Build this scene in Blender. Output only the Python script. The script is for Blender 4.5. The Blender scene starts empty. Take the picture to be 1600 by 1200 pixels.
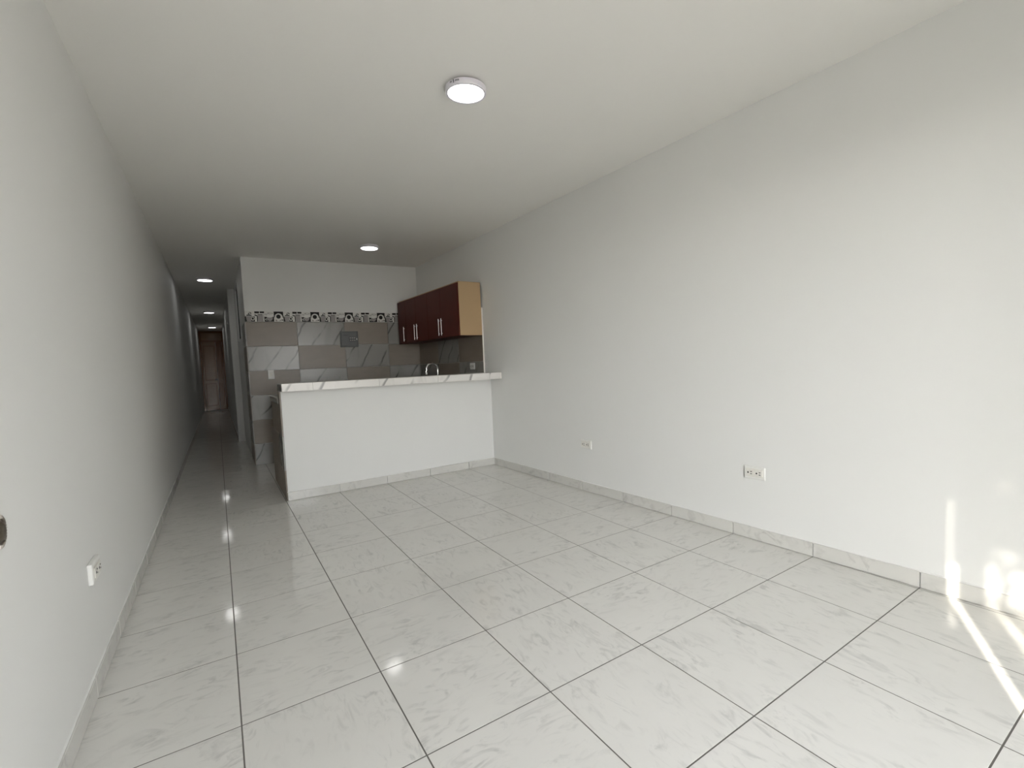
import bpy, bmesh, math, random
from mathutils import Vector, Matrix

# ------------------------------------------------------------------ camera, sky, sun, exposure
S = 0.45                                   # one floor tile is 45 cm; lengths below are in tiles
scene = bpy.context.scene
COL = scene.collection
rnd = random.Random(7)

F_PX, YAW, PITCH, ROLL = 724.6446, 0.5578, -0.0655, -0.0424
CX, CY, CZ = 0.0244, -0.7336, 2.5025
PPX, PPY = 793.07, 614.57
cy_, sy_ = math.cos(YAW), math.sin(YAW)
cp_, sp_ = math.cos(PITCH), math.sin(PITCH)
fw = Vector((sy_*cp_, cy_*cp_, sp_))
r0 = Vector((cy_, -sy_, 0)); u0 = r0.cross(fw)
rt = r0*math.cos(ROLL) + u0*math.sin(ROLL)
up = -r0*math.sin(ROLL) + u0*math.cos(ROLL)
cam = bpy.data.cameras.new('camera')
cam.sensor_width = 36.0; cam.sensor_fit = 'HORIZONTAL'
cam.lens = 36.0*F_PX/1600
cam.shift_x = (800-PPX)/1600; cam.shift_y = (PPY-600)/1600
cam.clip_start = 0.02
co = bpy.data.objects.new('camera', cam); COL.objects.link(co)
co.matrix_world = Matrix(((rt.x, up.x, -fw.x, CX*S), (rt.y, up.y, -fw.y, CY*S), (rt.z, up.z, -fw.z, CZ*S), (0, 0, 0, 1)))
scene.camera = co

SUN_H = Vector((0.898, 0.440)).normalized()      # horizontal travel of the sun light
SUN_E = math.radians(27)
TE = math.tan(SUN_E)
world = bpy.data.worlds.new('sky'); scene.world = world; world.use_nodes = True
wn = world.node_tree.nodes; wl = world.node_tree.links
bgn = wn['Background']
sky = wn.new('ShaderNodeTexSky'); sky.sky_type = 'NISHITA'; sky.sun_disc = False
sky.sun_elevation = SUN_E; sky.sun_rotation = math.atan2(-SUN_H.x, -SUN_H.y)
sky.air_density = 1.0; sky.dust_density = 0.6; sky.ozone_density = 1.0
hs = wn.new('ShaderNodeHueSaturation'); hs.inputs['Saturation'].default_value = 0.12
wl.new(sky.outputs[0], hs.inputs['Color']); wl.new(hs.outputs[0], bgn.inputs[0])
bgn.inputs[1].default_value = 0.42
sl = bpy.data.lights.new('sun', 'SUN'); sl.energy = 3.8; sl.angle = math.radians(0.53); sl.color = (1.0, 0.93, 0.80)
so = bpy.data.objects.new('sun', sl); COL.objects.link(so)
sun_dir = Vector((SUN_H.x*math.cos(SUN_E), SUN_H.y*math.cos(SUN_E), -math.sin(SUN_E)))
so.rotation_euler = sun_dir.to_track_quat('-Z', 'Y').to_euler()
so.location = (-3, -4, 6)
scene.view_settings.view_transform = 'Standard'; scene.view_settings.look = 'None'
scene.view_settings.gamma = 1; scene.view_settings.use_curve_mapping = False
scene.view_settings.exposure = 1.96
scene.cycles.diffuse_bounces = 8; scene.cycles.max_bounces = 14
LAMP = 2.8                                       # emission of the ceiling lamps' diffusers

# ------------------------------------------------------------------ room lines (tiles)
H = 5.62
def xr(y): return 5.888 - 0.039*(y-5)
def xl(y): return -0.961 + 0.0032*(y-5)
def yb(x): return 13.601 - 0.0647*(x-1)
def yc(x): return 9.104 + 0.0114*(x-1)
Y0 = -2.3                                          # inner face of the front wall

# ------------------------------------------------------------------ materials
def mat(name, col, rough=0.5, metal=0.0, spec=0.5):
    m = bpy.data.materials.new(name); m.use_nodes = True
    b = m.node_tree.nodes['Principled BSDF']
    b.inputs['Base Color'].default_value = (*col, 1); b.inputs['Roughness'].default_value = rough
    b.inputs['Metallic'].default_value = metal; b.inputs['Specular IOR Level'].default_value = spec
    return m
def N(m, t, **k):
    n = m.node_tree.nodes.new(t)
    for a, v in k.items(): setattr(n, a, v)
    return n
def L(m, a, b): m.node_tree.links.new(a, b)
def bsdf(m): return m.node_tree.nodes['Principled BSDF']
def ramp(m, fac, stops, interp='LINEAR'):
    r = N(m, 'ShaderNodeValToRGB'); r.color_ramp.interpolation = interp
    e = r.color_ramp.elements
    while len(e) > 1: e.remove(e[-1])
    e[0].position = stops[0][0]; e[0].color = (*stops[0][1], 1) if len(stops[0][1]) == 3 else stops[0][1]
    for p, c in stops[1:]:
        q = e.new(p); q.color = (*c, 1)
    L(m, fac, r.inputs[0]); return r.outputs[0]
def g(v): return (v, v, v)
def coords(m, scale=(1, 1, 1), rot=(0, 0, 0), rand=True):
    tc = N(m, 'ShaderNodeTexCoord'); mp = N(m, 'ShaderNodeMapping')
    mp.inputs['Scale'].default_value = scale; mp.inputs['Rotation'].default_value = rot
    src = tc.outputs['Object']
    if rand:
        oi = N(m, 'ShaderNodeObjectInfo'); mu = N(m, 'ShaderNodeMath', operation='MULTIPLY'); mu.inputs[1].default_value = 57.3
        L(m, oi.outputs['Random'], mu.inputs[0])
        ad = N(m, 'ShaderNodeVectorMath', operation='ADD'); L(m, src, ad.inputs[0]); L(m, mu.outputs[0], ad.inputs[1])
        src = ad.outputs[0]
    L(m, src, mp.inputs['Vector']); return mp.outputs[0]
def noise(m, vec, scale, detail=3, rough=0.5, dist=0.0):
    n = N(m, 'ShaderNodeTexNoise'); n.inputs['Scale'].default_value = scale; n.inputs['Detail'].default_value = detail
    n.inputs['Roughness'].default_value = rough; n.inputs['Distortion'].default_value = dist
    L(m, vec, n.inputs['Vector']); return n.outputs['Fac']
def mixc(m, fac, a, b, mode='MIX'):
    x = N(m, 'ShaderNodeMix', data_type='RGBA', blend_type=mode)
    if isinstance(fac, float): x.inputs[0].default_value = fac
    else: L(m, fac, x.inputs[0])
    for i, v in ((6, a), (7, b)):
        if isinstance(v, tuple): x.inputs[i].default_value = (*v, 1)
        else: L(m, v, x.inputs[i])
    return x.outputs[2]
def bump(m, h, strength=0.1, dist=0.01):
    b = N(m, 'ShaderNodeBump'); b.inputs['Strength'].default_value = strength; b.inputs['Distance'].default_value = dist
    L(m, h, b.inputs['Height']); L(m, b.outputs[0], bsdf(m).inputs['Normal'])
def mul(m, a, b):
    n = N(m, 'ShaderNodeMath', operation='MULTIPLY'); L(m, a, n.inputs[0])
    if isinstance(b, float): n.inputs[1].default_value = b
    else: L(m, b, n.inputs[1])
    return n.outputs[0]

def paint(name, col, rough=0.55):
    m = mat(name, col, rough, spec=0.35)
    v = coords(m, rand=False)
    n = noise(m, v, 1.3, 3)
    L(m, mixc(m, n, tuple(c*0.985 for c in col), tuple(min(1, c*1.015) for c in col)), bsdf(m).inputs['Base Color'])
    bump(m, noise(m, v, 60, 4), 0.03, 0.004)
    return m
M_WALL = paint('white_wall_paint', (0.74, 0.74, 0.725))
M_CEIL = paint('white_ceiling_paint', (0.81, 0.80, 0.77), 0.7)

def floor_tile_mat(name, base, fleck):
    m = mat(name, base, 0.17, spec=0.5)
    v = coords(m)
    cloud = noise(m, v, 4.5, 4, 0.55)
    c0 = mixc(m, cloud, tuple(c*0.95 for c in base), tuple(min(1, c*1.04) for c in base))
    vs = coords(m, scale=(9, 22, 9), rot=(0, 0, 0.55))
    st = ramp(m, noise(m, vs, 1.0, 4, 0.6, 1.6), [(0.0, g(0)), (0.50, g(0)), (0.70, g(1))])
    mask = ramp(m, noise(m, v, 6.0, 2), [(0.34, g(0)), (0.62, g(1))])
    c1 = mixc(m, mul(m, mul(m, st, mask), 0.55), c0, fleck)
    L(m, c1, bsdf(m).inputs['Base Color'])
    L(m, ramp(m, cloud, [(0.3, g(0.055)), (0.7, g(0.11))]), bsdf(m).inputs['Roughness'])
    bump(m, noise(m, v, 14, 3), 0.035, 0.004)
    return m
M_FLOOR = floor_tile_mat('grey_white_marbled_ceramic', (0.705, 0.695, 0.665), (0.40, 0.40, 0.39))
M_BASEB = floor_tile_mat('grey_baseboard_ceramic', (0.62, 0.61, 0.58), (0.36, 0.35, 0.34))
M_GROUT = mat('dark_grout', (0.135, 0.126, 0.115), 0.9)
M_GROUT_L = mat('pale_grout', (0.52, 0.50, 0.46), 0.9)

def marble_mat(name, base, vein, rough=0.25, freq=1.5):
    m = mat(name, base, rough)
    v = coords(m)
    cl = noise(m, v, 3.5, 4, 0.6)
    c0 = mixc(m, cl, tuple(c*0.90 for c in base), tuple(min(1, c*1.06) for c in base))
    vr = coords(m, scale=(1, 1, 1), rot=(0, math.radians(32), 0))
    w = N(m, 'ShaderNodeTexWave', wave_type='BANDS', bands_direction='X', wave_profile='SAW')
    w.inputs['Scale'].default_value = freq; w.inputs['Distortion'].default_value = 2.4
    w.inputs['Detail'].default_value = 2.5; w.inputs['Detail Scale'].default_value = 1.6
    L(m, vr, w.inputs['Vector'])
    fine = ramp(m, w.outputs['Fac'], [(0.0, g(0)), (0.43, g(0)), (0.47, g(1)), (0.505, g(0.95)), (0.56, g(0))])
    mask = ramp(m, noise(m, v, 5.0, 2), [(0.36, g(0)), (0.52, g(1))])
    c1 = mixc(m, mul(m, mul(m, fine, mask), 0.82), c0, vein)
    soft = ramp(m, noise(m, coords(m, scale=(7, 2, 2.4), rot=(0, math.radians(32), 0)), 1.0, 3, 0.6, 1.0), [(0.55, g(0)), (0.75, g(1))])
    c2 = mixc(m, mul(m, soft, 0.35), c1, tuple(c*0.45 for c in base))
    L(m, c2, bsdf(m).inputs['Base Color'])
    return m
M_MARBLE = marble_mat('veined_marble_ceramic', (0.27, 0.262, 0.243), (0.035, 0.033, 0.031))
M_BARMARBLE = marble_mat('white_veined_marble_ceramic', (0.74, 0.72, 0.69), (0.22, 0.215, 0.21), 0.25, 1.2)
def tan_mat():
    base = (0.235, 0.197, 0.16)
    m = mat('tan_stone_ceramic', base, 0.35)
    v = coords(m, scale=(1, 1, 2.5))
    n = noise(m, v, 6, 5, 0.6, 0.4)
    L(m, mixc(m, n, tuple(c*0.84 for c in base), tuple(c*1.12 for c in base)), bsdf(m).inputs['Base Color'])
    return m
M_TAN = tan_mat()
M_EDGE = mat('raw_ceramic_edge', (0.80, 0.77, 0.72), 0.6)
M_DECW = mat('printed_white', (0.66, 0.65, 0.62), 0.3)
M_DECB = mat('printed_black', (0.012, 0.010, 0.009), 0.4, spec=0.15)
M_DECG = mat('printed_grey', (0.27, 0.25, 0.24), 0.3)
def wood_mat(name, base, rough, vert=True, dark=0.75):
    m = mat(name, base, rough)
    v = coords(m, scale=(22, 22, 1.4) if vert else (1.4, 22, 22))
    n = noise(m, v, 1.0, 5, 0.6, 0.8)
    L(m, mixc(m, n, tuple(c*dark for c in base), tuple(min(1, c*(2-dark)) for c in base)), bsdf(m).inputs['Base Color'])
    return m
M_MAHOG = wood_mat('mahogany_laminate', (0.075, 0.011, 0.006), 0.42, True, 0.85)
bsdf(M_MAHOG).inputs['Specular IOR Level'].default_value = 0.2
M_CREAM = mat('cream_melamine', (0.46, 0.325, 0.185), 0.5, spec=0.3)
M_STEEL = mat('brushed_steel', (0.72, 0.70, 0.68), 0.28, 1.0)
M_CHROME = mat('chrome', (0.80, 0.80, 0.80), 0.12, 1.0)
M_KNURL = mat('aged_nickel', (0.50, 0.46, 0.42), 0.35, 1.0)
M_KNURL_D = mat('dark_nickel', (0.20, 0.17, 0.13), 0.4, 1.0)
M_PLATE = mat('ivory_plastic', (0.77, 0.765, 0.74), 0.35)
M_PLATE2 = mat('cream_plastic', (0.72, 0.705, 0.66), 0.4)
M_HOLE = mat('socket_slot_dark', (0.03, 0.03, 0.03), 0.8)
M_BOXGREY = mat('grey_enamel', (0.085, 0.09, 0.092), 0.4)
M_BOXDARK = mat('dark_grey_enamel', (0.035, 0.035, 0.036), 0.5)
M_LABEL = mat('paper_label', (0.30, 0.29, 0.285), 0.6)
M_LAMPRIM = mat('white_lamp_plastic', (0.74, 0.72, 0.78), 0.4)
M_INK = mat('grey_print', (0.10, 0.10, 0.12), 0.6)
M_DOORW = wood_mat('lacquered_brown_wood', (0.25, 0.10, 0.04), 0.2, True, 0.8)
M_DOORP = wood_mat('lacquered_light_brown_wood', (0.33, 0.18, 0.09), 0.15, True, 0.85)
bump(M_DOORP, noise(M_DOORP, coords(M_DOORP, scale=(3, 3, 5)), 3.0, 3), 0.12, 0.03)
bsdf(M_DOORP).inputs['Specular IOR Level'].default_value = 0.3; bsdf(M_DOORW).inputs['Specular IOR Level'].default_value = 0.3
M_DARKGLASS = mat('dark_glass', (0.02, 0.02, 0.02), 0.1)
M_CONC = mat('street_concrete', (0.46, 0.435, 0.40), 0.85)
M_LEAF = mat('green_leaf', (0.09, 0.17, 0.04), 0.5)
M_BARK = mat('tree_bark', (0.16, 0.11, 0.075), 0.9)
def emis(name, col, s):
    m = mat(name, (0.9, 0.9, 0.9), 0.4); b = bsdf(m)
    b.inputs['Emission Color'].default_value = (*col, 1); b.inputs['Emission Strength'].default_value = s
    return m
M_LAMP = emis('lit_diffuser', (1.0, 0.99, 0.97), LAMP)

# ------------------------------------------------------------------ helpers
def obj(name, bm, m=None, parent=None, loc=(0, 0, 0), rz=0.0, smooth=False, mesh=None):
    if mesh is None:
        bmesh.ops.recalc_face_normals(bm, faces=bm.faces)
        bmesh.ops.scale(bm, vec=(S, S, S), verts=bm.verts)
        mesh = bpy.data.meshes.new(name); bm.to_mesh(mesh); bm.free()
        for x in (m if isinstance(m, (list, tuple)) else [m]): mesh.materials.append(x)
        if smooth:
            for p in mesh.polygons: p.use_smooth = True
            mesh.set_sharp_from_angle(angle=math.radians(40))
    o = bpy.data.objects.new(name, mesh); COL.objects.link(o)
    if parent: o.parent = parent
    o.location = Vector(loc)*S; o.rotation_euler = (0, 0, rz)
    return o
def struct(name, bm, m, parent=None, label=None, **k):
    o = obj(name, bm, m, parent, **k); o['kind'] = 'structure'
    if label: o['label'] = label
    return o
def thing(name, label, cat, loc=(0, 0, 0), rz=0.0, group=None):
    o = bpy.data.objects.new(name, None); COL.objects.link(o); o.empty_display_size = 0.05
    o.location = Vector(loc)*S; o.rotation_euler = (0, 0, rz)
    o['label'] = label; o['category'] = cat
    if group: o['group'] = group
    return o
def box(bm, a, b, bev=0.0, mi=0, seg=1):
    x0, y0, z0 = a; x1, y1, z1 = b
    vs = [bm.verts.new(p) for p in ((x0,y0,z0),(x1,y0,z0),(x1,y1,z0),(x0,y1,z0),(x0,y0,z1),(x1,y0,z1),(x1,y1,z1),(x0,y1,z1))]
    fs = [bm.faces.new([vs[i] for i in f]) for f in ((0,3,2,1),(4,5,6,7),(0,1,5,4),(1,2,6,5),(2,3,7,6),(3,0,4,7))]
    for f in fs: f.material_index = mi
    if bev:
        es = set(e for f in fs for e in f.edges)
        bmesh.ops.bevel(bm, geom=list(es), offset=bev, segments=seg, affect='EDGES', profile=0.5, material=mi if mi else -1)
    return fs
def B(a, b, bev=0.0, seg=1):
    bm = bmesh.new(); box(bm, a, b, bev, 0, seg); return bm
def prism(poly, z0, z1):
    bm = bmesh.new()
    lo = [bm.verts.new((x, y, z0)) for x, y in poly]; hi = [bm.verts.new((x, y, z1)) for x, y in poly]
    n = len(poly)
    bm.faces.new(lo[::-1]); bm.faces.new(hi)
    for i in range(n): bm.faces.new((lo[i], lo[(i+1) % n], hi[(i+1) % n], hi[i]))
    return bm
def lathe(bm, prof, n=32, axis='Z', mi=0, c=(0, 0, 0)):
    rings = []
    for r, h in prof:
        ring = []
        for k in range(n):
            a = 2*math.pi*k/n
            p = (r*math.cos(a), r*math.sin(a), h) if axis == 'Z' else (r*math.cos(a), h, r*math.sin(a))
            ring.append(bm.verts.new((p[0]+c[0], p[1]+c[1], p[2]+c[2])))
        rings.append(ring)
    for i in range(len(rings)-1):
        for k in range(n):
            f = bm.faces.new((rings[i][k], rings[i][(k+1) % n], rings[i+1][(k+1) % n], rings[i+1][k])); f.material_index = mi
    for ring in (rings[0], rings[-1]):
        f = bm.faces.new(ring); f.material_index = mi
def tube(bm, pts, r, n=10):
    pts = [Vector(p) for p in pts]; rings = []
    ref = Vector((0, 0, 1))
    for i, p in enumerate(pts):
        t = (pts[min(i+1, len(pts)-1)] - pts[max(i-1, 0)]).normalized()
        a = t.cross(ref)
        if a.length < 0.1: a = t.cross(Vector((0, 1, 0)))
        a.normalize(); b = t.cross(a).normalized()
        rr = r[i] if isinstance(r, (list, tuple)) else r
        rings.append([bm.verts.new(p + (a*math.cos(2*math.pi*k/n) + b*math.sin(2*math.pi*k/n))*rr) for k in range(n)])
    for i in range(len(rings)-1):
        for k in range(n): bm.faces.new((rings[i][k], rings[i][(k+1) % n], rings[i+1][(k+1) % n], rings[i+1][k]))
    bm.faces.new(rings[0]); bm.faces.new(rings[-1])
def clip(poly, a, b, c):                                 # keep a*x + b*y <= c
    out = []
    for i in range(len(poly)):
        p, q = poly[i], poly[(i+1) % len(poly)]
        dp, dq = a*p[0]+b*p[1]-c, a*q[0]+b*q[1]-c
        if dp <= 0: out.append(p)
        if (dp < 0 < dq) or (dq < 0 < dp):
            t = dp/(dp-dq); out.append((p[0]+(q[0]-p[0])*t, p[1]+(q[1]-p[1])*t))
    return out
def area(poly): return abs(sum(p[0]*q[1]-q[0]*p[1] for p, q in zip(poly, poly[1:]+poly[:1])))/2
def tile_bm(poly, z0, z1, ch=0.0010):                    # slab with a chamfered top rim
    bm = bmesh.new(); n = len(poly)
    cx = sum(p[0] for p in poly)/n; cyy = sum(p[1] for p in poly)/n
    ins = []
    for x, y in poly:
        d = math.hypot(x-cx, y-cyy); k = max(0.5, 1-ch*1.41/max(d, 1e-4)); ins.append((cx+(x-cx)*k, cyy+(y-cyy)*k))
    lo = [bm.verts.new((x, y, z0)) for x, y in poly]; mid = [bm.verts.new((x, y, z1-ch*0.6)) for x, y in poly]; hi = [bm.verts.new((x, y, z1)) for x, y in ins]
    bm.faces.new(hi)
    for i in range(n):
        j = (i+1) % n
        bm.faces.new((lo[i], lo[j], mid[j], mid[i])); bm.faces.new((mid[i], mid[j], hi[j], hi[i]))
    return bm

# frames on walls: local x along the wall, local y out into the room, local z up
A_R = math.atan2(1, -0.039)            # right wall
A_L = math.atan2(-1, -0.0032)          # left wall
A_B = math.pi + math.atan2(-0.0647, 1) # back wall
A_C = math.pi + math.atan2(0.0114, 1)  # bar front
def on_right(y, z): return (xr(y), y, z)
def on_left(y, z): return (xl(y), y, z)
def on_back(x, z): return (x, yb(x), z)

# ------------------------------------------------------------------ the shell
floor = struct('floor', prism([(-1.1, Y0-0.4), (6.5, Y0-0.4), (6.0, 14), (0.9, 14.2), (0.9, 39), (-1.1, 39)], -0.4, -0.0017), M_GROUT, label='floor of pale marbled ceramic tiles with dark joints')
GAP = 0.0050
full_mesh = None
def floor_tile(i, j):
    global full_mesh
    poly = [(i+GAP, j+GAP), (i+1-GAP, j+GAP), (i+1-GAP, j+1-GAP), (i+GAP, j+1-GAP)]
    q = clip(poly, -1, 0.0032, -xl(0)+0.01)            # left wall
    q = clip(q, 1, 0.039, xr(0)+0.01)                    # right wall
    if j >= 14: q = clip(q, 1, 0, 0.80 if j < 19 else 0.60)
    if j == 38: q = clip(q, 0, 1, 38.6)
    if len(q) < 3 or area(q) < 0.0008: return
    cx, cyy = i+0.5, j+0.5
    dz = rnd.uniform(-0.0002, 0.0002)
    if abs(area(q)-area(poly)) < 1e-6:
        if full_mesh is None:
            o = obj('tile', tile_bm([(x-cx, y-cyy) for x, y in poly], -0.024, 0), M_FLOOR, floor, (cx, cyy, dz)); full_mesh = o.data
        else:
            o = obj('tile', None, None, floor, (cx, cyy, dz), mesh=full_mesh)
        o.rotation_euler = (rnd.uniform(-.0003, .0003), rnd.uniform(-.0003, .0003), rnd.randrange(4)*math.pi/2)
    else:
        obj('tile', tile_bm([(x-cx, y-cyy) for x, y in q], -0.024, 0), M_FLOOR, floor, (cx, cyy, dz))
for j in range(-3, 14):
    for i in range(-1, 7): floor_tile(i, j)
for j in range(14, 39):
    for i in (-1, 0): floor_tile(i, j)

struct('ceiling', prism([(-1.4, Y0-0.5), (6.8, Y0-0.5), (6.3, 14.2), (1.2, 14.4), (1.2, 39.2), (-1.4, 39.2)], H, H+0.4), M_CEIL, label='plain white flat ceiling')
struct('wall_left', prism([(xl(-2), Y0), (xl(39), 39), (xl(39)-0.4, 39), (xl(-2)-0.4, Y0)], -0.05, H+0.02), M_WALL, label='long plain white wall running into the hallway')
wall_right = struct('wall_right', prism([(xr(Y0-.5), Y0-0.5), (xr(Y0-.5)+0.4, Y0-0.5), (xr(13.9)+0.4, 13.9), (xr(13.9), 13.9)], -0.05, H+0.02), M_WALL, label='large plain white wall with two power outlets')
HS = 0.775                                                # hallway side of the kitchen block
wall_back = struct('wall_back', prism([(HS, yb(HS)), (5.75, yb(5.75)), (5.75, 14.1), (HS, 14.1)], -0.05, H+0.02), M_WALL, label='kitchen back wall, white above and tiled below')
# hallway side wall, with a slot-like high window near the jog
WY0, WY1, WZ0, WZ1 = 16.6, 18.3, 3.66, 5.45
for a, b, z0, z1 in ((14.1, WY0, -0.05, H+.02), (WY0, WY1, -0.05, WZ0), (WY0, WY1, WZ1, H+.02), (WY1, 19.1, -0.05, H+.02)):
    if a == 14.1:
        wall_hall = struct('wall_hall', B((HS, a, z0), (HS+0.4, b, z1)), M_WALL, label='white side wall of the hallway beside the kitchen')
    else:
        obj('wall_section', B((HS, a, z0), (HS+0.4, b, z1)), M_WALL, wall_hall)
w1 = struct('window_1', B((HS+0.10, WY0, WZ0), (HS+0.14, WY1, WZ1)), M_DARKGLASS, label='narrow dark high window in the hallway side wall')
bm = bmesh.new()
for a, b in (((WY0, WZ0), (WY1, WZ0+.06)), ((WY0, WZ1-.06), (WY1, WZ1)), ((WY0, WZ0+.06), (WY0+.08, WZ1-.06)), ((WY1-.08, WZ0+.06), (WY1, WZ1-.06))):
    box(bm, (HS+0.04, a[0], a[1]), (HS+0.10, b[0], b[1]))
obj('window_frame', bm, M_BOXDARK, w1)
struct('wall_hall_far', prism([(0.56, 19.1), (1.2, 19.1), (1.2, 39), (0.58, 39)], -0.05, H+0.02), M_WALL, label='white hallway wall stepping in beyond the kitchen')
# front wall with the big opening towards the street (behind the camera)
struct('wall_front_right', B((3.65, Y0-0.4, -0.05), (6.6, Y0, H+.02)), M_WALL)
struct('wall_front', B((-1.4, Y0-0.08, 4.62), (3.65, Y0, H+.02)), M_WALL, label='white lintel wall over the street opening')
struct('sun_block_1', B((-0.135, Y0-0.1, 0), (0.12, Y0, 4.62), 0.004), M_BOXGREY, label='unseen grey post added to edge the sun streak')  # added sun blocker, one side of the gap that throws the streak
struct('sun_block_2', B((-0.225, Y0-0.01, 3.86), (-0.135, Y0, 4.62), 0.003), M_BOXGREY)  # added strip, narrows the gap so the streak's top is dimmer
struct('sun_block_panel', B((-1.35, Y0-0.03, 0), (-0.29, Y0, 4.62), 0.004), M_BOXGREY, label='unseen narrow grey panel added to edge the sun streak')  # added sun blocker, other side of the streak gap

# far door at the end of the hallway
YD = 38.2
struct('wall_end', B((-1.3, YD+0.12, -0.05), (1.1, YD+0.5, H+.02)), M_WALL)
d1 = thing('door_1', 'brown lacquered wooden door closing the far end of the hallway', 'door', (0, YD, 0)); d1['kind'] = 'structure'; del d1['category']
bm = bmesh.new()
for a, b in (((-0.86, 0, 0), (-0.74, 0.12, H)), ((0.50, 0, 0), (0.58, 0.12, H)), ((-0.74, 0, H-.14), (0.50, 0.12, H)), ((-0.74, 0.01, 4.86), (0.50, 0.12, 4.96))):
    box(bm, a, b, 0.008)
obj('door_frame', bm, M_DOORW, d1)
obj('door_panel', B((-0.74, 0.06, 4.96), (0.50, 0.10, H-.14)), M_DOORP, d1)
def leaf(x0, x1, nm):
    bm = bmesh.new(); box(bm, (x0+.01, 0.06, 0.04), (x1-.01, 0.11, 4.86), 0.006)
    o = obj(nm, bm, M_DOORP if x1-x0 > .5 else M_DOORW, d1)
    bm = bmesh.new()
    for z0, z1 in ((0.35, 1.95), (2.15, 4.6)):
        e = 0.09
        for a, b in (((x0+e, z0), (x1-e, z0+.05)), ((x0+e, z1-.05), (x1-e, z1)), ((x0+e, z0), (x0+e+.05, z1)), ((x1-e-.05, z0), (x1-e, z1))):
            box(bm, (a[0], 0.035, a[1]), (b[0], 0.062, b[1]), 0.008)
    obj('panel_moulding', bm, M_DOORW, o)
    return o
lf = leaf(-0.74, 0.10, 'door_leaf'); leaf(0.10, 0.50, 'door_leaf')
bm = bmesh.new(); lathe(bm, [(0.055, 0.0), (0.055, -0.02), (0.02, -0.03), (0.02, -0.08), (0.06, -0.10), (0.06, -0.14), (0.03, -0.16)], 16, 'Y', c=(0.0, 0.06, 2.2))
obj('handle', bm, M_KNURL_D, lf, smooth=True)
obj('threshold', B((-0.86, -0.12, 0), (0.58, 0.06, 0.03), 0.006), M_EDGE, d1)

# ------------------------------------------------------------------ baseboards, one ceramic piece per floor tile
BH = 0.172
def piece(l, h=BH, t=0.02):
    bm = bmesh.new(); box(bm, (0.004, 0, 0.004), (l-0.004, t, h), 0.004)
    return bm
def baseboard(name, root_label, start, ang, cuts, cap=True):
    total = cuts[-1]-cuts[0]
    root = bpy.data.objects.new(name, None); COL.objects.link(root)
    root.location = Vector(start)*S; root.rotation_euler = (0, 0, ang); root['kind'] = 'structure'; root['label'] = root_label
    cache = {}
    for a, b in zip(cuts, cuts[1:]):
        k = round(b-a, 3)
        if k not in cache: o = obj('baseboard_tile', piece(b-a), M_BASEB, root, (a, 0, 0)); cache[k] = o.data
        else: obj('baseboard_tile', None, None, root, (a, 0, 0), mesh=cache[k])
    bm = bmesh.new(); vs = []
    n = int(total/0.25)+1
    for k in range(n+1):                                  # uneven bead of filler along the top
        x = cuts[0]+total*k/n; w = 0.008+rnd.uniform(-.004, .003); h = BH+0.009+rnd.uniform(-.004, .004)
        vs.append([bm.verts.new((x, 0, BH-.004)), bm.verts.new((x, w+.008, BH-.004)), bm.verts.new((x, w*0.6, h-.004)), bm.verts.new((x, 0, h))])
    for p, q in zip(vs, vs[1:]):
        for k in range(4): bm.faces.new((p[k], p[(k+1) % 4], q[(k+1) % 4], q[k]))
    bm.faces.new(vs[0]); bm.faces.new(vs[-1])
    obj('filler_bead', bm, M_WALL, root)
    return root
baseboard('baseboard_right', 'grey ceramic baseboard along the right wall', (xr(Y0), Y0, 0), A_R, [0]+[k+0.3 for k in range(0, 12)]+[11.42])
baseboard('baseboard_left', 'grey ceramic baseboard along the left wall', (xl(38), 38.0, 0), A_L, [0.0]+[float(k) for k in range(1, 40)]+[39.5])
baseboard('baseboard_counter', 'grey ceramic baseboard at the foot of the bar front', (5.735, yc(5.735), 0), A_C, [0, 0.735, 1.735, 2.735, 3.735, 4.705])
baseboard('baseboard_hall', 'grey ceramic baseboard on the far hallway wall', (0.565, 19.1, 0), math.pi/2, [float(k) for k in range(0, 20)])

# ------------------------------------------------------------------ kitchen wall tiles
ROWS = [3.90, 3.235, 2.57, 1.905, 1.24, 0.575, 0.0]
def wall_tile(parent, base, ang, s, z0, l, h, tan, t=0.028):
    bm = bmesh.new(); box(bm, (0.003, 0, 0.003), (l-0.003, t, h-0.003), 0.003)
    d = Vector((math.cos(ang), math.sin(ang)))
    return obj('wall_tile', bm, M_TAN if tan else M_MARBLE, parent, (base[0]+d.x*s, base[1]+d.y*s, z0), ang)
# back wall: local x runs from the right corner to the left edge
XRC = 5.56
xcuts = [HS, 2.03, 3.30, 4.57, XRC]
fac = math.hypot(1, 0.0647)
bk0 = (XRC, yb(XRC))
for r in range(6):
    for c in range(4):
        x0, x1 = xcuts[c], xcuts[c+1]
        wall_tile(wall_back, bk0, A_B, (XRC-x1)*fac, ROWS[r+1], (x1-x0)*fac, ROWS[r]-ROWS[r+1], (r+c) % 2 == 0)
# right wall: local x runs from the front edge to the corner
ycuts = [9.42, 10.68, 11.95, 13.25]
rk0 = (xr(9.42), 9.42)
for r in range(4):
    for c in range(3):
        wall_tile(wall_right, rk0, A_R, ycuts[c]-9.42, ROWS[r+1], ycuts[c+1]-ycuts[c], ROWS[r]-ROWS[r+1], (r+c+1) % 2 == 0)
obj('tile_edge', B((0, 0, ROWS[4]), (0.012, 0.030, 3.90)), M_EDGE, wall_right, (rk0[0], rk0[1]-0.012, 0), A_R)
# hallway side of the kitchen block: short return of tiles
for r in range(6):
    wall_tile(wall_hall, (HS, 13.60), math.pi/2, 0, ROWS[r+1], 14.95-13.62, ROWS[r]-ROWS[r+1], r % 2 == 1, 0.02)

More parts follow.
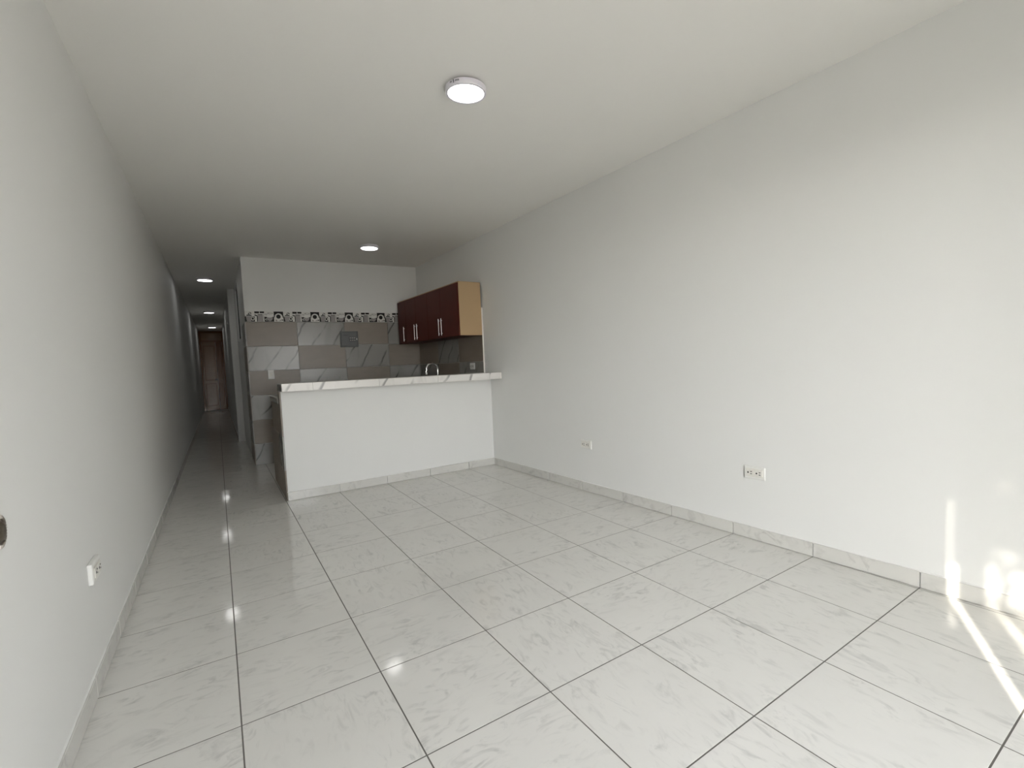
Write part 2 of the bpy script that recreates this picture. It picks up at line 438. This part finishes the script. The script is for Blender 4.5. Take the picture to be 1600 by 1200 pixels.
# printed border row: four alternating cup pictures
BZ, BHt, BW = 3.905, 0.275, 0.2335
def disc(bm, cx, cz, rx, rz, y, mi, n=18, a0=0, a1=2*math.pi):
    vs = [bm.verts.new((cx+rx*math.cos(a0+(a1-a0)*k/n), y, cz+rz*math.sin(a0+(a1-a0)*k/n))) for k in range(n if a1-a0 > 6.2 else n+1)]
    f = bm.faces.new(vs); f.material_index = mi
def quad(bm, pts, y, mi):
    f = bm.faces.new([bm.verts.new((x, y, z)) for x, z in pts]); f.material_index = mi
def R4(x0, z0, x1, z1): return [(x0, z0), (x1, z0), (x1, z1), (x0, z1)]
def motif(k):
    # drawn as seen from the room (u to the right, 0..1), flipped to local x on build
    bm = bmesh.new()
    box(bm, (0.001, 0, 0.001), (0.999, 0.028, 0.999), 0, 0)
    y1, y2, y3 = 0.0286, 0.0292, 0.0298
    W, K, G = 0, 1, 2
    if k == 0:      # cup with handle, steam curl above
        quad(bm, R4(0, 0, 1, 0.50), y1, K)
        quad(bm, [(0.14, 0.56), (0.72, 0.56), (0.66, 0.66), (0.20, 0.66)], y1, K)
        quad(bm, [(0.20, 0.02), (0.62, 0.02), (0.74, 0.52), (0.10, 0.52)], y2, G)
        disc(bm, 0.80, 0.28, 0.17, 0.19, y2, W); disc(bm, 0.80, 0.29, 0.10, 0.12, y3, K)
        disc(bm, 0.42, 0.74, 0.10, 0.06, y1, K); disc(bm, 0.52, 0.88, 0.13, 0.05, y1, G); disc(bm, 0.63, 0.80, 0.06, 0.06, y2, K)
        quad(bm, R4(0.0, 0.52, 0.08, 0.60), y1, G)
    elif k == 1:    # jug with spout under a dark band
        quad(bm, R4(0, 0.80, 0.48, 1), y1, K); quad(bm, R4(0.55, 0.82, 1, 1), y1, K)
        quad(bm, [(0.0, 0.58), (0.26, 0.52), (0.30, 0.62), (0.0, 0.70)], y1, K)
        quad(bm, [(0.34, 0.0), (0.88, 0.0), (0.84, 0.74), (0.30, 0.74)], y1, G)
        quad(bm, R4(0.22, 0.0, 0.32, 0.54), y2, K); quad(bm, R4(0.91, 0.30, 0.97, 0.74), y2, G)
        quad(bm, R4(0.36, 0.66, 0.82, 0.69), y2, K)
    elif k == 2:    # wide cup on a saucer with two steam swirls
        quad(bm, R4(0, 0, 1, 0.48), y1, K)
        disc(bm, 0.55, 0.50, 0.36, 0.10, y2, W); disc(bm, 0.55, 0.40, 0.32, 0.34, y2, G, 14, math.pi, 2*math.pi)
        disc(bm, 0.62, 0.82, 0.30, 0.085, y1, G); disc(bm, 0.64, 0.83, 0.20, 0.05, y2, W)
        disc(bm, 0.18, 0.70, 0.13, 0.09, y1, G); disc(bm, 0.18, 0.70, 0.07, 0.05, y2, W)
        disc(bm, 0.22, 0.22, 0.14, 0.10, y2, W); disc(bm, 0.23, 0.22, 0.08, 0.06, y3, K)
    else:           # cup seen from above on a saucer
        quad(bm, R4(0, 0.42, 1, 1), y1, K)
        disc(bm, 0.50, 0.47, 0.42, 0.36, y2, W); disc(bm, 0.48, 0.50, 0.24, 0.21, y3, K)
        quad(bm, [(0.14, 0.04), (0.34, 0.04), (0.30, 0.18), (0.16, 0.22)], y2, G); quad(bm, [(0.52, 0.06), (0.80, 0.10), (0.86, 0.26), (0.62, 0.16)], y2, G)
        disc(bm, 0.90, 0.16, 0.07, 0.06, y3, K)
    for v in bm.verts:
        v.co.x = (1-v.co.x)*BW; v.co.z *= BHt
    return bm
mm = [None]*4
nb = 21
left_len = (XRC-HS)*fac
for k in range(nb):
    x0 = left_len-(k+1)*BW
    if x0 < -0.01: break
    dx, dy = math.cos(A_B), math.sin(A_B)
    loc = (bk0[0]+dx*x0, bk0[1]+dy*x0, BZ)
    q = k % 4
    if mm[q] is None:
        o = obj('border_tile', motif(q), (M_DECW, M_DECB, M_DECG), wall_back, loc, A_B); mm[q] = o.data
    else: obj('border_tile', None, None, wall_back, loc, A_B, mesh=mm[q])

# ------------------------------------------------------------------ bar half-wall, its top and the counter behind
XE = 1.02                                                  # open end of the bar
wall_counter = struct('wall_counter', prism([(XE+.02, yc(XE)), (5.735, yc(5.735)), (5.735, yc(5.735)+.30), (XE+.02, yc(XE)+.30)], 0.0, 2.15), M_WALL, label='white painted half wall of the kitchen bar')
# tile cladding of the bar end, on the half wall and on the counter behind it
def end_tile(par, x, y0, a, b, z0, z1, tan):
    bm = bmesh.new(); box(bm, (0.003, 0, 0.003), (b-a-.003, 0.026, z1-z0-.003), 0.003)
    obj('wall_tile', bm, M_TAN if tan else M_MARBLE, par, (x, a-y0, z0), math.pi/2)
for (z0, z1, tan) in ((0.0, 0.60, True), (0.60, 1.265, False), (1.265, 2.14, True)):
    end_tile(wall_counter, XE+.019, 0, 9.115, 9.40, z0, z1, tan)

kc = thing('kitchen_counter', 'tiled kitchen counter standing behind the white bar half wall', 'counter', (XE, 9.47, 0))
bm = bmesh.new(); box(bm, (0.03, 0.0, 0), (0.25, 1.81, 1.26)); box(bm, (0.03, 0.0, 1.26), (0.25, 1.38, 1.88))
obj('end_panel', bm, M_GROUT_L, kc)
for (a, b, z0, z1, tan) in ((9.472, 10.1, 0, 0.60, True), (10.1, 11.28, 0, 0.60, True), (9.472, 9.8, 0.60, 1.265, False), (9.8, 11.28, 0.60, 1.265, True), (9.472, 10.85, 1.265, 1.88, True)):
    end_tile(kc, 0.029, 9.47, a, b, z0, z1, tan)
bm = bmesh.new(); box(bm, (-0.02, 0.0, 1.885), (3.3, 1.42, 1.985), 0.008); obj('worktop', bm, M_MARBLE, kc)
bm = bmesh.new(); box(bm, (3.3, 0.0, 1.885), (4.52, 3.66, 1.985), 0.008); obj('worktop', bm, M_MARBLE, kc)
bm = bmesh.new(); box(bm, (3.42, 1.45, 0), (3.62, 3.6, 1.88)); obj('support_wall', bm, M_WALL, kc)
bm = bmesh.new(); box(bm, (0.25, 1.1, 0), (3.42, 1.3, 1.88)); obj('support_wall', bm, M_WALL, kc)

bt = thing('bar_top', 'white marble tiled bar top with dark veins on the half wall', 'bar top', (5.72, 9.12, 2.15), A_C)
# local: x from the right wall to the open end, y towards the room
def ledge(x):  return 0.46 - 0.26*(x/4.68)                # front overhang, wider at the wall
def slab(x0, x1, y0f, z0, z1, m, nm):
    bm = bmesh.new()
    lo = [(x0, -0.42), (x1, -0.42), (x1, ledge(x1)-y0f), (x0, ledge(x0)-y0f)]
    bm2 = prism(lo, z0, z1); return obj(nm, bm2, m, bt)
slab(0.01, 4.66, 0.024, -0.004, 0.110, M_GROUT_L, 'core')
fc = [0.0, 0.30, 1.58, 2.86, 4.14, 4.685]
for a, b in zip(fc, fc[1:]):
    lo = [(a+.002, ledge(a)-.024), (b-.002, ledge(b)-.024), (b-.002, ledge(b)), (a+.002, ledge(a))]
    obj('front_tile', prism(lo, -0.012, 0.135), M_BARMARBLE, bt)
    lo = [(a+.002, -0.42), (b-.002, -0.42), (b-.002, ledge(b)-.026), (a+.002, ledge(a)-.026)]
    obj('top_tile', prism(lo, 0.110, 0.135), M_BARMARBLE, bt)
obj('end_tile', B((4.662, -0.42, -0.012), (4.688, ledge(4.67)-.026, 0.110)), M_MARBLE, bt)
obj('corner_trim', B((-0.008, ledge(0)-.01, -0.012), (0.022, ledge(0)+.006, 0.136)), M_EDGE, bt)

# ------------------------------------------------------------------ wall cabinet
CY0, CY1, CZ0, CZ1 = 9.39, 13.24, 3.215, 4.505
cab = thing('wall_cabinet', 'dark mahogany wall cabinet with cream sides hung over the sink', 'cabinet', (xr(CY0), CY0, CZ0), A_R)
# local: x along the wall to the corner, y out of the wall
LC, HC, D0, D1 = CY1-CY0, CZ1-CZ0, 0.045, 0.655
obj('side_panel', B((0, D0, 0), (0.036, D1, HC), 0.003), M_CREAM, cab)['label'] = 'cream side panel'
obj('side_panel', B((LC-.036, D0, 0), (LC, D1, HC), 0.003), M_CREAM, cab)
obj('top_panel', B((0.036, D0, HC-.036), (LC-.036, D1, HC), 0.003), M_CREAM, cab)
obj('bottom_panel', B((0.036, D0, 0.0), (LC-.036, D1, 0.036), 0.003), M_MAHOG, cab)
obj('back_panel', B((0.036, D0, 0.036), (LC-.036, D0+.012, HC-.036)), M_BOXDARK, cab)
for x in (0.6, LC-0.6): obj('hanging_rail', B((x-.1, 0.0, HC-.2), (x+.1, D0, HC-.1)), M_STEEL, cab)
dcuts = [0, 0.94, 1.725, 2.515, 3.27, LC]
hand = {0: 0.87, 1: 1.02, 2: 2.42, 3: 2.59, 4: 3.385}
for k, (a, b) in enumerate(zip(dcuts, dcuts[1:])):
    dd = obj('door', B((a+.002, D1+.002, -0.004), (b-.002, D1+.040, HC-.034), 0.004), M_MAHOG, cab)
    hx = hand[k]; bm = bmesh.new()
    tube(bm, [(hx, D1+.072, 0.06), (hx, D1+.072, 0.49)], 0.011, 10)
    for z in (0.11, 0.44): tube(bm, [(hx, D1+.038, z), (hx, D1+.072, z)], 0.008, 8)
    obj('handle', bm, M_STEEL, dd, smooth=True)

# ------------------------------------------------------------------ faucet, electrical panel, switches, outlets
fa = thing('kitchen_faucet', 'chrome gooseneck faucet rising behind the bar under the cabinet', 'faucet', (5.22, 11.2, 1.985))
bm = bmesh.new(); lathe(bm, [(0.075, 0), (0.075, 0.02), (0.055, 0.035), (0.048, 0.16), (0.03, 0.18)], 20); obj('base', bm, M_CHROME, fa, smooth=True)
pts = [(0, 0, 0.15), (0, 0, 0.42)]
for k in range(1, 11):
    a = math.pi*k/10; pts.append((-0.165+0.165*math.cos(a), 0.0, 0.43+0.16*math.sin(a)))
pts.append((-0.335, 0, 0.36))
bm = bmesh.new(); tube(bm, pts, 0.026, 12); obj('spout', bm, M_CHROME, fa, smooth=True)
bm = bmesh.new(); tube(bm, [(0.02, -0.05, 0.10), (0.02, -0.14, 0.15), (0.02, -0.24, 0.24)], [0.022, 0.018, 0.014], 10); obj('lever', bm, M_CHROME, fa, smooth=True)
bm = bmesh.new(); lathe(bm, [(0.034, 0), (0.034, -0.06), (0.028, -0.065)], 16, c=(-0.335, 0, 0.36)); obj('nozzle', bm, M_STEEL, fa, smooth=True)

ep = thing('electrical_panel', 'dark grey electrical breaker box set in the kitchen wall tiles', 'breaker box', (3.67, yb(3.67)-0.026, 3.165), A_B)
obj('box', B((0, 0, 0), (0.51, 0.035, 0.465), 0.008), M_BOXGREY, ep)
dr = obj('door', B((0.03, 0.036, 0.03), (0.48, 0.055, 0.435), 0.008), M_BOXGREY, ep)
obj('breaker_window', B((0.07, 0.056, 0.16), (0.26, 0.060, 0.30), 0.003), M_BOXDARK, dr)
bm = bmesh.new()
for k in range(3):
    box(bm, (0.085+.058*k, 0.060, 0.245), (0.085+.058*k+.045, 0.066, 0.285)); box(bm, (0.085+.058*k, 0.060, 0.18), (0.085+.058*k+.04, 0.064, 0.215))
obj('breaker', bm, M_LABEL, dr)
obj('louver', B((0.30, 0.056, 0.335), (0.42, 0.060, 0.355), 0.002), M_BOXDARK, dr)
obj('latch', B((0.035, 0.056, 0.20), (0.055, 0.068, 0.26), 0.003), M_STEEL, dr)

def plate(t, w, h, th=0.022, m=None):
    bm = bmesh.new(); box(bm, (-w/2, 0, -h/2), (w/2, th, h/2), 0.010, 0, 2); return obj('plate', bm, m or M_PLATE, t)
def receptacle(t, x, horizontal=True, th=0.022):
    bm = bmesh.new(); box(bm, (x-.052, th, -.042), (x+.052, th+.008, .042), 0.006)
    o = obj('receptacle', bm, M_PLATE2, t)
    bm = bmesh.new(); y0, y1 = th+.0081, th+.0092
    # ground hole towards local +x (the far side of the wall), two slots beside it
    box(bm, (x-.030, y0, .010), (x-.008, y1, .020)); box(bm, (x-.030, y0, -.020), (x-.008, y1, -.010))
    lathe(bm, [(0.011, y0), (0.011, y1)], 12, 'Y', c=(x+.022, 0, 0))
    obj('socket_holes', bm, M_HOLE, o)
def duplex(label, loc, ang, group='white duplex outlets', th=0.022):
    t = thing('wall_outlet', label, 'outlet', loc, ang, group)
    plate(t, 0.275, 0.17, th)
    bm = bmesh.new(); box(bm, (-.118, th, -.056), (.118, th+.0025, .056), 0.002); obj('insert', bm, M_PLATE2, t)
    receptacle(t, 0.056, th=th+.0025); receptacle(t, -0.056, th=th+.0025)
    return t
duplex('white double outlet low on the right wall, nearer the bar', on_right(5.865, 0.905), A_R)
duplex('white double outlet low on the right wall, nearer the camera and sunlit floor', on_right(2.695, 0.912), A_R)
duplex('white outlet low on the long left wall above the baseboard', on_left(4.27, 0.945), A_L, th=0.036)

ls = thing('light_switch', 'white upright switch plate on the tan tile beside the bar end', 'switch', (1.30, yb(1.30)-.0285, 2.462), A_B)
bm = bmesh.new(); box(bm, (-.078, 0, -.128), (.078, .02, .128), .008, 0, 2); obj('plate', bm, M_PLATE, ls)
bm = bmesh.new(); box(bm, (-.035, .02, -.06), (.035, .030, .06), .006); obj('rocker', bm, M_PLATE2, ls)
ko = thing('kitchen_outlet', 'small white outlet on the kitchen tiles under the cabinet end', 'outlet', (xr(9.95)-.0285, 9.95, 2.455), A_R)
plate(ko, 0.235, 0.17); receptacle(ko, 0.056); receptacle(ko, -0.056)

kn = thing('round_knob', 'round ridged metal knob on the left wall, cut by the photo edge', 'knob', on_left(2.56, 1.765), A_L)
bm = bmesh.new(); lathe(bm, [(0.093, 0), (0.093, 0.012), (0.088, 0.016), (0.060, 0.016)], 40, 'Y'); obj('rosette', bm, M_KNURL, kn, smooth=True)
bm = bmesh.new(); n = 36
for k in range(n):
    a = 2*math.pi*k/n
    c, s_ = math.cos(a), math.sin(a)
    tube(bm, [(0.066*c, 0.022, 0.066*s_), (0.086*c, 0.018, 0.086*s_)], 0.0045, 6)
obj('ridges', bm, M_KNURL, kn, smooth=True)
bm = bmesh.new(); lathe(bm, [(0.056, 0.016), (0.056, 0.02), (0.045, 0.028), (0.035, 0.034), (0.02, 0.036), (0.004, 0.036)], 32, 'Y'); obj('grip', bm, M_KNURL_D, kn, smooth=True)

# ------------------------------------------------------------------ ceiling lamps
def lamp(x, y, label, d=0.46):
    t = thing('ceiling_light', label, 'ceiling light', (x, y, H), 0, 'round surface ceiling lights')
    r = d/2
    bm = bmesh.new(); lathe(bm, [(r*0.93, 0.0), (r*0.93, -0.008), (r*0.995, -0.009), (r, -0.014), (r, -0.060), (r*0.985, -0.068), (r*0.885, -0.069), (r*0.875, -0.060)], 48); obj('housing', bm, M_LAMPRIM, t, smooth=True)
    bm = bmesh.new(); lathe(bm, [(r*0.874, -0.055), (r*0.874, -0.062), (r*0.5, -0.064), (r*0.02, -0.065)], 48); obj('diffuser', bm, M_LAMP, t, smooth=True)
    return t
ml = lamp(2.621, 4.04, 'round white LED ceiling light in the middle of the living room')
lamp(3.545, 11.26, 'round LED ceiling light above the kitchen bar')
lamp(-0.08, 17.2, 'round LED ceiling light at the start of the hallway beside the kitchen')
lamp(-0.075, 26.35, 'round LED ceiling light halfway down the dark hallway')
lamp(0.0, 34.7, 'small distant LED ceiling light just in front of the brown door')
ml.rotation_euler = (math.radians(3.5), 0, 0); ml.location.z -= 0.23*math.sin(math.radians(3.5))*S   # this lamp hangs a little loose
# tiny printed marks on the rim of the living-room lamp (facing the camera)
bm = bmesh.new(); r = 0.2312
for a0, n_, hgt in ((-165, 3, .009), (-154, 1, .018), (-147, 5, .009)):
    for k in range(n_):
        a = math.radians(a0+k*2.4); b_ = math.radians(a0+k*2.4+(1.6 if n_ > 1 else 3.2))
        zc = -0.032+(0.004 if k % 2 else 0)
        bm.faces.new([bm.verts.new((r*math.cos(q), r*math.sin(q), z)) for q, z in ((a, zc-hgt), (b_, zc-hgt), (b_, zc+hgt), (a, zc+hgt))])
obj('printed_marks', bm, M_INK, ml)

# ------------------------------------------------------------------ outside the front opening: street ground and an added tree to block and dapple the sun
struct('ground', prism([(-60, -80), (70, -80), (70, Y0-0.4), (-60, Y0-0.4)], -0.4, -0.06), M_CONC)
tr = thing('sun_block_tree', 'unseen leafy tree added outside the front opening to dapple the sun', 'tree', (-3.4, -5.2, -0.06))
bm = bmesh.new(); tube(bm, [(0, 0, 0), (0.1, 0, 2.2), (0.0, 0.1, 4.6), (0.3, 0.0, 7.2)], [0.32, 0.24, 0.18, 0.08], 12); obj('trunk', bm, M_BARK, tr, smooth=True)
nS = Vector((-SUN_H.y, SUN_H.x))                          # horizontal, across the sun light
gaps = [(-2.235, 3.90, 0.026, 0.26), (-2.27, 3.50, 0.026, 0.22), (-2.385, 3.92, 0.03, 0.20), (-2.43, 3.56, 0.026, 0.22), (-2.19, 4.30, 0.012, 0.07), (-2.33, 4.22, 0.012, 0.06), (-2.36, 3.42, 0.016, 0.16), (-2.29, 3.80, 0.012, 0.07)]  # holes in the crown, placed where sun dapples should land
bm = bmesh.new()
tx, ty = -3.4, -5.2
def in_gap(a_, b_, k, l): return any(((a_-a)/(c*k))**2+((b_-b)/(d*l))**2 < 1 for a, b, c, d in gaps)
def leaf_quad(a_, w, h, sz):
    c = Vector((SUN_H.x*h+nS.x*a_-tx, SUN_H.y*h+nS.y*a_-ty, w - TE*h))
    if c.z < 1.0: return
    ax = Vector((rnd.gauss(0, 1), rnd.gauss(0, 1), rnd.gauss(0, 1))).normalized(); bx = ax.cross(Vector((rnd.gauss(0, 1), rnd.gauss(0, 1), rnd.gauss(0, 1)))).normalized()
    bm.faces.new([bm.verts.new(c+p) for p in (ax*sz, bx*sz*0.5, -ax*sz, -bx*sz*0.5)])
for k in range(11500):                                   # the crown, laid to block the sun except near the gaps
    a_ = rnd.uniform(-4.9, -2.2); w = rnd.uniform(-1.2, 8.2)
    if in_gap(a_, w+0.78, 4.5, 1.7): continue
    leaf_quad(a_, w, rnd.gauss(-5.4, 0.7), rnd.uniform(0.09, 0.14))
for k in range(9000):                                    # small leaves added around the gaps to shape the sun dapples
    a_ = rnd.uniform(-2.62, -2.135); w = rnd.uniform(1.6, 5.2)
    if in_gap(a_, w+0.78, 1.0, 1.0) and rnd.random() < 0.93: continue
    leaf_quad(a_, w, rnd.gauss(-4.8, 0.4), rnd.uniform(0.022, 0.045))
cr = obj('leaves', bm, M_LEAF, tr); cr['kind'] = 'stuff'
